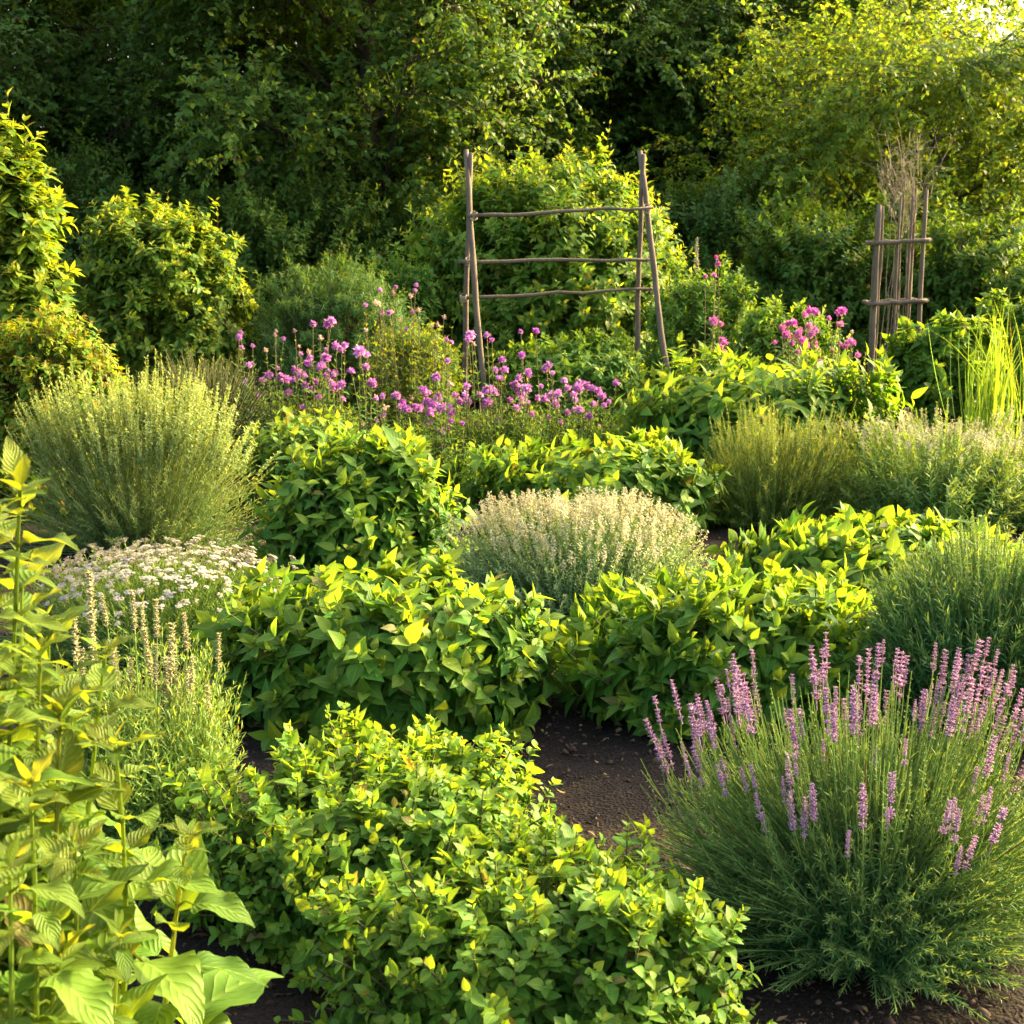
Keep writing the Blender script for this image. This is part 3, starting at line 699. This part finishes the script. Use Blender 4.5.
# ------------------------------------------------------------------ tall flowers
def flower_clump(name, label, d, heads, mat, tpl, leaf='herb', budmat='spent', group=None, leafL=.06, cat='flowers', dj=.35, extra=14):
    """heads: (px, py, size px, spent?)"""
    hp = np.array([[a, b, s] for a, b, s, *_ in heads], float)
    more = hp[rng.integers(len(hp), size=len(hp))] + np.stack([rng.normal(0, 10, len(hp)), rng.normal(5, 8, len(hp)), U(-5, -1, len(hp))], -1)
    more[:, 2] = np.maximum(more[:, 2], 7)
    heads = list(heads) + [(0, 0, 0)] * len(more); hp = np.concatenate([hp, more])
    dd = d + U(-dj, dj, len(hp))
    z = np.array([gz(b, q) for b, q in zip(hp[:, 1], dd)]); x = np.array([gx(a, q, k) for a, q, k in zip(hp[:, 0], dd, z)])
    x0 = float(np.mean(x))
    root = thing(name, label, cat, (x0, d, 0), group)
    e = np.stack([x - x0, dd - d, z], -1)
    size = hp[:, 2] / FPX * d / .106
    spent = np.array([len(h) > 3 for h in heads])
    b0 = e * np.array([.75, .75, 0]) + rng.normal(0, .03, e.shape) * np.array([1, 1, 0]); mid = b0 * .4 + e * .6 + rng.normal(0, .03, e.shape)
    st, fo = Acc(), Acc()
    stem_tubes(st, b0, mid, e, .004, .0025, 5, 4)
    leafy(fo, b0, mid, e, nodes=11, t0=.2, t1=.9, L=leafL, ratio=.28, S=3, C=3, ang=(65, 45), prof=(1, 1, .5), yg=.6)
    # flowerless leafy shoots between the stalks
    n = extra * 2 + len(hp) * 6
    wv = max(.25, (x.max() - x.min()) * .55)
    q2 = np.stack([U(-wv, wv, n), U(-dj, dj, n), (z.min() * .75 + np.median(z) * .25) * U(.55, 1.12, n)], -1); q0 = q2 * np.array([.85, .85, 0])
    leafy(fo, q0, (q0 + q2) / 2 + rng.normal(0, .02, q2.shape), q2, nodes=10, t0=.15, L=leafL, ratio=.3, S=3, C=3, ang=(70, 35), prof=(1, 1, .5), yg=.6)
    stem_tubes(st, q0, (q0 + q2) / 2, q2, .003, .002, 4, 3)
    st.build('stem', M['stem'], root); fo.build('foliage', M[leaf], root)
    up = nrm(np.array([0, 0, 1.]) + rng.normal(0, .3, e.shape))
    for flag, mt, tp in ((False, mat, tpl), (True, budmat, T_BUD)):
        k = np.where(spent == flag)[0]
        if len(k): place_parts(root, 'flower_head', tp, M[mt], e[k], up[k], size[k] * U(.8, 1.05, len(k)) * (1.0 if not flag else 1.45))
    return root
BB = 'purple bee balm clumps in front of the trellis'
flower_clump('bee_balm', 'sparse bee balm clump with small purple heads beside the wormwood bush', 10.7, [(239,337,10),(249,365,10),(262,380,9),(266,350,8,1),(275,335,8,1),(258,395,9),(244,384,8),(276,331,7,1)], 'mauve', T_POM, group=BB)
flower_clump('bee_balm', 'bee balm clump with one large head standing highest, below the feathery bush', 10.5, [(328,324,16),(281,378,16),(301,375,16),(296,370,13),(308,363,13),(326,358,13),(322,366,11),(336,346,14),(345,345,9),(311,390,13),(320,366,10),(333,386,13),(342,384,13),(316,382,12),(305,385,12),(299,346,8,1),(320,338,10,1),(295,331,7,1),(290,412,10),(303,408,11),(333,375,9),(309,352,8,1)], 'mauve', T_POM, group=BB)
flower_clump('bee_balm', 'bee balm clump with loose heads in front of the golden fennel', 10.0, [(360,352,15),(351,371,11),(366,367,11),(372,383,14),(396,396,15),(385,408,14,1),(383,415,10),(407,410,13),(389,433,13),(363,425,9,1),(348,428,8),(376,396,9,1),(403,402,9),(412,398,10,1)], 'mauve', T_POM, group=BB)
flower_clump('bee_balm', 'bee balm clump with the biggest dense purple cluster, left of the slanting trellis pole foot', 9.8, [(436,377,12),(423,390,11),(434,406,17),(427,402,14),(441,408,15),(430,412,12),(429,423,15),(450,384,12,1),(452,412,13),(451,421,10),(438,398,13),(455,395,10),(420,408,10)], 'mauve', T_POM, group=BB)
flower_clump('bee_balm', 'bee balm clump with bright purple clusters at the foot of the slanting trellis pole', 10.2, [(467,386,12),(467,401,12),(487,390,15),(480,395,12),(494,392,12),(487,403,14),(502,360,13),(504,370,12),(521,391,17),(515,385,14),(527,388,14),(519,378,12),(516,408,13),(529,376,9),(510,400,12),(523,402,13),(471,335,13),(474,344,9,1),(522,355,9)], 'mauve', T_POM, group=BB)
flower_clump('bee_balm', 'darker purple bee balm clump under the middle of the trellis', 10.5, [(546,368,13),(552,396,17),(545,399,13),(558,393,13),(555,404,13),(586,386,16),(580,383,12),(592,388,12),(579,410,14),(589,416,12),(602,396,13),(616,383,10),(568,388,10),(549,418,8),(564,381,9),(594,404,10),(536,331,9),(575,400,10)], 'mauve', T_POM, group=BB)
flower_clump('tall_spent_flowers', 'thin stalks with small faded pink heads above the golden fennel', 11.2, [(393,293,10,1),(411,296,8,1),(392,312,8,1),(418,310,10,1),(444,317,9,1),(376,303,9,1),(379,304,9,1),(400,320,8,1),(438,325,9,1),(366,330,8,1),(432,326,8,1)], 'mauve', T_POM, leaf='gold', extra=4)
PK = 'pink flower stalks beyond the wide leafy herb'
flower_clump('pink_tall_flower', 'pink flower stalk standing alone beside the trellis foot', 11.6, [(714,321,13),(722,340,12),(720,347,11),(725,343,9),(718,264,8),(714,275,8)], 'pink', T_POM, group=PK, extra=8)
flower_clump('pink_tall_flower', 'dense pink flower cluster above the wide leafy herb', 11.3, [(810,311,14),(793,323,12),(809,326,12),(787,335,12),(798,336,13),(812,334,11),(806,345,12),(798,353,12),(782,328,9),(803,340,10),(792,343,10),(820,352,7,1),(788,324,9),(816,331,9)], 'pink', T_POM, group=PK, extra=8)
flower_clump('pink_tall_flower', 'slim pink flower stalks nearest the stake tower', 11.4, [(842,311,14),(840,324,10),(851,341,10),(845,347,10),(852,332,7,1),(832,349,7,1),(838,313,9)], 'pink', T_POM, group=PK, extra=8)

def spires():
    d = 13.6
    root = thing('pale_spire_flower', 'pale grey flower spire standing behind the nettle-like clump', 'flowers', (gx(696, d, 1.3), d, 0))
    st = Acc(); e = np.array([[0, 0, gz(272, d)]]); stem_tubes(st, np.zeros((1, 3)), e * .5, e, .008, .005, 5, 5)
    leafy(st, np.zeros((1, 3)), e * .5, e, nodes=10, L=.12, ratio=.3)
    st.build('stem', M['pale_herb'], root)
    place_parts(root, 'flower_spike', T_SEED, M['cream'], e, np.array([[0, 0, 1.]]), 2.2)
spires()

def tall_grass():
    d = 9.6
    root = thing('tall_grass', 'tuft of tall yellow-green blades at the picture edge', 'grass', (gx(995, d, .6), d, 0))
    acc = Acc(); n = 130
    f = U(0, 6.28, n); r = np.sqrt(U(0, 1, n)) * .12
    O = np.stack([r * np.cos(f), r * np.sin(f), np.zeros(n)], -1)
    out = np.stack([np.cos(f), np.sin(f), np.zeros(n)], -1)
    D = nrm(out * U(.05, .5, n)[:, None] + np.array([0, 0, 1]))
    N = nrm(np.array([0, 0, .2]) - out + rng.normal(0, .2, (n, 3)))
    blades(acc, O, D, -N, U(.75, 1.38, n), U(.009, .017, n), 10, 3, a=.55, b=.6, droop=U(.1, 1.3, n), fold=.3, young=U(0, 1, n))
    acc.build('blades', M['blade'], root)
tall_grass()

# ------------------------------------------------------------------ big-leaved plants close to the camera
def broad(name, label, stems, d0, L=.15, group='large-leaved plants at the edge of the bed'):
    a = np.array([[gx(px, d, gz(py, d)), d, gz(py, d)] for px, py, d, *_ in stems])
    b = np.array([[gx(s[3], s[2] - .05, .1), s[2] - .02, 0] for s in stems])
    c = b.mean(0)
    root = thing(name, label, 'plant', (c[0], c[1], 0), group)
    P0 = b - np.array([c[0], c[1], 0]); P2 = a - np.array([c[0], c[1], 0])
    P1 = P0 * .5 + P2 * .5 + rng.normal(0, .025, P0.shape)
    st, fo = Acc(), Acc()
    p, _ = bez(P0, P1, P2, np.broadcast_to(np.linspace(0, 1, 14), (len(P0), 14)))
    tubes(st, p, np.linspace(.0075, .003, 14)[None], 8, young=U(0, 1, len(P0)))
    for i in range(len(P0)):
        ln = np.linalg.norm(P2[i] - P0[i]); s = slice(i, i + 1); nn = max(4, int(ln / .062))
        leafy(fo, P0[s], P1[s], P2[s], nodes=nn, per=2, t0=.15, L=L, ratio=.60, prof=(1, 1.02, .40), ang=(92, 38), droop=(1.3, .7), fold=.14, S=16, C=5,
              a=.55, b=.85, sag=.4, yg=.72, rip=.22, serr=.035, petiole=.25, ja=.22)
        e = P2[s]
        leafy(fo, e - np.array([[0, 0, .03]]), e - np.array([[0, 0, .01]]), e + np.array([[0, 0, .012]]), nodes=5, per=2, t0=.2, L=L * .42, ratio=.36, ang=(85, 35), droop=(.7, .1), S=6, C=3, yg=0, sag=0)
    st.build('stem', M['broad'], root); fo.build('foliage', M['broad'], root)
broad('large_leaved_plant', 'tall large-leaved plant at the picture edge, its stem rising above the white cushion', [(20, 488, 2.25, -30), (-25, 560, 2.2, -60), (-15, 640, 2.05, -40), (40, 655, 2.2, 10), (62, 690, 2.3, 30), (-2, 520, 2.4, -40), (22, 565, 2.5, 0), (0, 680, 2.2, -30), (48, 620, 2.6, 20)], 2.2)
broad('large_leaved_plant', 'clump of large-leaved stems beside the airy spiked herb', [(105, 655, 2.3, 60), (60, 715, 2.15, 40), (115, 745, 2.2, 80), (30, 790, 1.95, 0), (75, 850, 2.05, 50), (10, 870, 1.9, -10)], 2.2)
broad('large_leaved_plant', 'short large-leaved shoot leaning over the bare soil by the oregano', [(187, 838, 2.2, 135), (120, 935, 2.05, 90), (60, 960, 1.95, 30)], 2.2)

# ------------------------------------------------------------------ trellis
def pole(acc, a, b, r0, r1, wob=.008, K=9, sides=8):
    wob = wob * .65
    a, b = np.array(a, float), np.array(b, float)
    t = np.linspace(0, 1, K)[:, None]
    p = a * (1 - t) + b * t
    p[1:-1] += rng.normal(0, wob, (K - 2, 3))
    d = nrm(b - a) * .0005
    P = np.concatenate([(p[0] - d)[None], p, (p[-1] + d)[None]])
    R = np.linspace(r0, r1, K) * U(.93, 1.07, K); R = np.concatenate([[.001], R, [.001]])
    tubes(acc, P[None], R[None], sides)
def part_pole(root, name, a, b, r0, r1, mat='pole', **kw):
    acc = Acc(); pole(acc, a, b, r0, r1, **kw); return acc.build(name, M[mat], root)
def trellis():
    d = 12.5
    cx = gx(555, d, 1)
    root = thing('trellis', 'rustic A-frame trellis of weathered poles with three crossbars', 'trellis', (cx, d, 0))
    X = lambda px, z: gx(px, d, z) - cx
    part_pole(root, 'pole', (X(488, 0), -.34, -.2), (X(466, 2.42), .015, 2.43), .029, .023)
    part_pole(root, 'pole', (X(461, 0), .36, -.2), (X(471, 2.40), -.03, 2.40), .026, .021)
    part_pole(root, 'pole', (X(673, 0), -.34, -.2), (X(640, 2.42), .015, 2.42), .029, .023)
    part_pole(root, 'pole', (X(637, 0), .36, -.2), (X(643, 2.40), -.04, 2.39), .026, .021)
    for (pa, ya, za), (pb, yb, zb), r0, r1, ties in (
            ((468, -.12, 1.87), (652, -.12, 1.94), .017, .013, ((474, -.10, 1.87), (646, -.10, 1.93))),
            ((458, .01, 1.48), (655, .01, 1.49), .017, .014, ((469, .01, 1.48), (650, .01, 1.49))),
            ((462, .1, 1.16), (656, .1, 1.24), .015, .012, ((463, .1, 1.16), (655, .1, 1.23)))):
        bar = part_pole(root, 'crossbar', (X(pa, za), ya, za), (X(pb, zb), yb, zb), r0, r1, wob=.013)
        for px, y, z in ties:                       # twine where the crossbar meets a pole
            acc = Acc(); th = np.linspace(0, 6.28 * 4, 60)
            p = np.stack([.029 * np.cos(th), .036 * np.sin(th), .03 * np.linspace(-1, 1, 60) + .02 * np.sin(th)], -1) + np.array([X(px, z), y, z])
            tubes(acc, p[None], np.full((1, 60), .0045), 4); acc.build('lashing', M['twig'], bar)
trellis()

def stake_tower():
    d = 13.8
    cx = gx(896, d, 1)
    root = thing('stake_tower', 'rustic plant tower of upright stakes tied by two woven hoops under the golden tree', 'plant support', (cx, d, 0))
    X = lambda px, z=1.5: gx(px, d, z) - cx
    zt = lambda py: gz(py, d)
    for px, y, py, r in ((873, -.13, 205, .029), (878, -.07, 206, .024), (920, -.10, 190, .026), (916, .16, 196, .022), (880, .2, 215, .021)):
        part_pole(root, 'post', (X(px), y, -.2), (X(px) * .99, y, zt(py)), r, r * .8, wob=.006)
    for px, y, py in ((893, -.14, 196), (901, .05, 180), (905, -.13, 185), (912, .02, 188)):
        part_pole(root, 'stake', (X(px), y, -.2), (X(px + 1), y, zt(py)), .014, .011, wob=.008)
    for py in (243, 303):
        z = zt(py); acc = Acc()
        c = [(X(869), -.18, z), (X(925), -.15, z + .03), (X(922), .2, z + .02), (X(872), .24, z)]
        for i in range(4): pole(acc, c[i], c[(i + 1) % 4], .021, .019, wob=.006)
        acc.build('hoop', M['pole'], root)
    # a leafless climber inside it
    vine = thing('dry_climber', 'bare straw-coloured climber fanning out of the top of the stake tower', 'climber', (cx, d, 0))
    acc = Acc(); n = 9
    a = np.stack([U(-.16, .16, n), U(-.1, .1, n), np.zeros(n)], -1)
    c = a * np.array([.7, .7, 1]) + np.array([0, 0, 1]) * U(1.5, 2.1, n)[:, None]
    pth = np.stack([a * (1 - t) + c * t for t in np.linspace(0, 1, 8)], 1); pth[:, 1:] += rng.normal(0, .012, (n, 7, 3))
    tubes(acc, pth, np.linspace(.006, .004, 8)[None], 5)
    acc.build('main_stem', M['twig'], vine)
    acc = Acc(); k = 5
    s = np.repeat(pth[:, -1], k, 0); N = len(s); f = U(0, 6.28, N); l = U(.3, 1.05, N)
    e = s + np.stack([np.cos(f) * .42, np.sin(f) * .3, np.full(N, .85)], -1) * l[:, None]
    mid = s * .5 + e * .5 + np.stack([np.cos(f), np.sin(f), np.zeros(N)], -1) * U(-.12, .12, N)[:, None]
    p2, _ = bez(s, mid, e, np.broadcast_to(np.linspace(0, 1, 8), (N, 8))); p2[:, 1:] += rng.normal(0, .014, (N, 7, 3))
    tubes(acc, p2, np.linspace(.003, .0016, 8)[None], 4)
    j = np.repeat(np.arange(N), 3); s = p2[j, rng.integers(3, 7, len(j))]
    e = s + rng.normal(0, .11, s.shape) + np.array([0, 0, .13]); mid = (s + e) / 2 + rng.normal(0, .03, s.shape)
    p3, _ = bez(s, mid, e, np.broadcast_to(np.linspace(0, 1, 5), (len(s), 5)))
    tubes(acc, p3, np.linspace(.0022, .0013, 5)[None], 3)
    acc.build('twigs', M['twig'], vine)
stake_tower()

def boulder():
    d = 14.2
    bx = gx(763, d, .9)
    me = bpy.data.meshes.new('boulder')
    import bmesh
    bm = bmesh.new(); bmesh.ops.create_icosphere(bm, subdivisions=4, radius=1)
    for v in bm.verts:
        c = v.co.normalized()
        k = 1 + .12 * math.sin(4 * c.x + 2 * c.y) + .09 * math.sin(7 * c.z + 3 * c.x) + .04 * math.sin(13 * c.y + 5 * c.z)
        k = min(k, 1.06 + .05 * math.sin(9 * c.x))
        v.co = Vector((c.x * .36 * k, c.y * .3 * k, max(-.05, .34 + c.z * .60 * k)))
    bm.to_mesh(me); bm.free(); me.shade_smooth(); me.materials.append(M['stone'])
    o = bpy.data.objects.new('boulder', me); COL.objects.link(o); o.location = (bx, d, 0)
    o['label'] = 'blue-grey stone half hidden behind the nettle-like clump'; o['category'] = 'stone'
boulder()
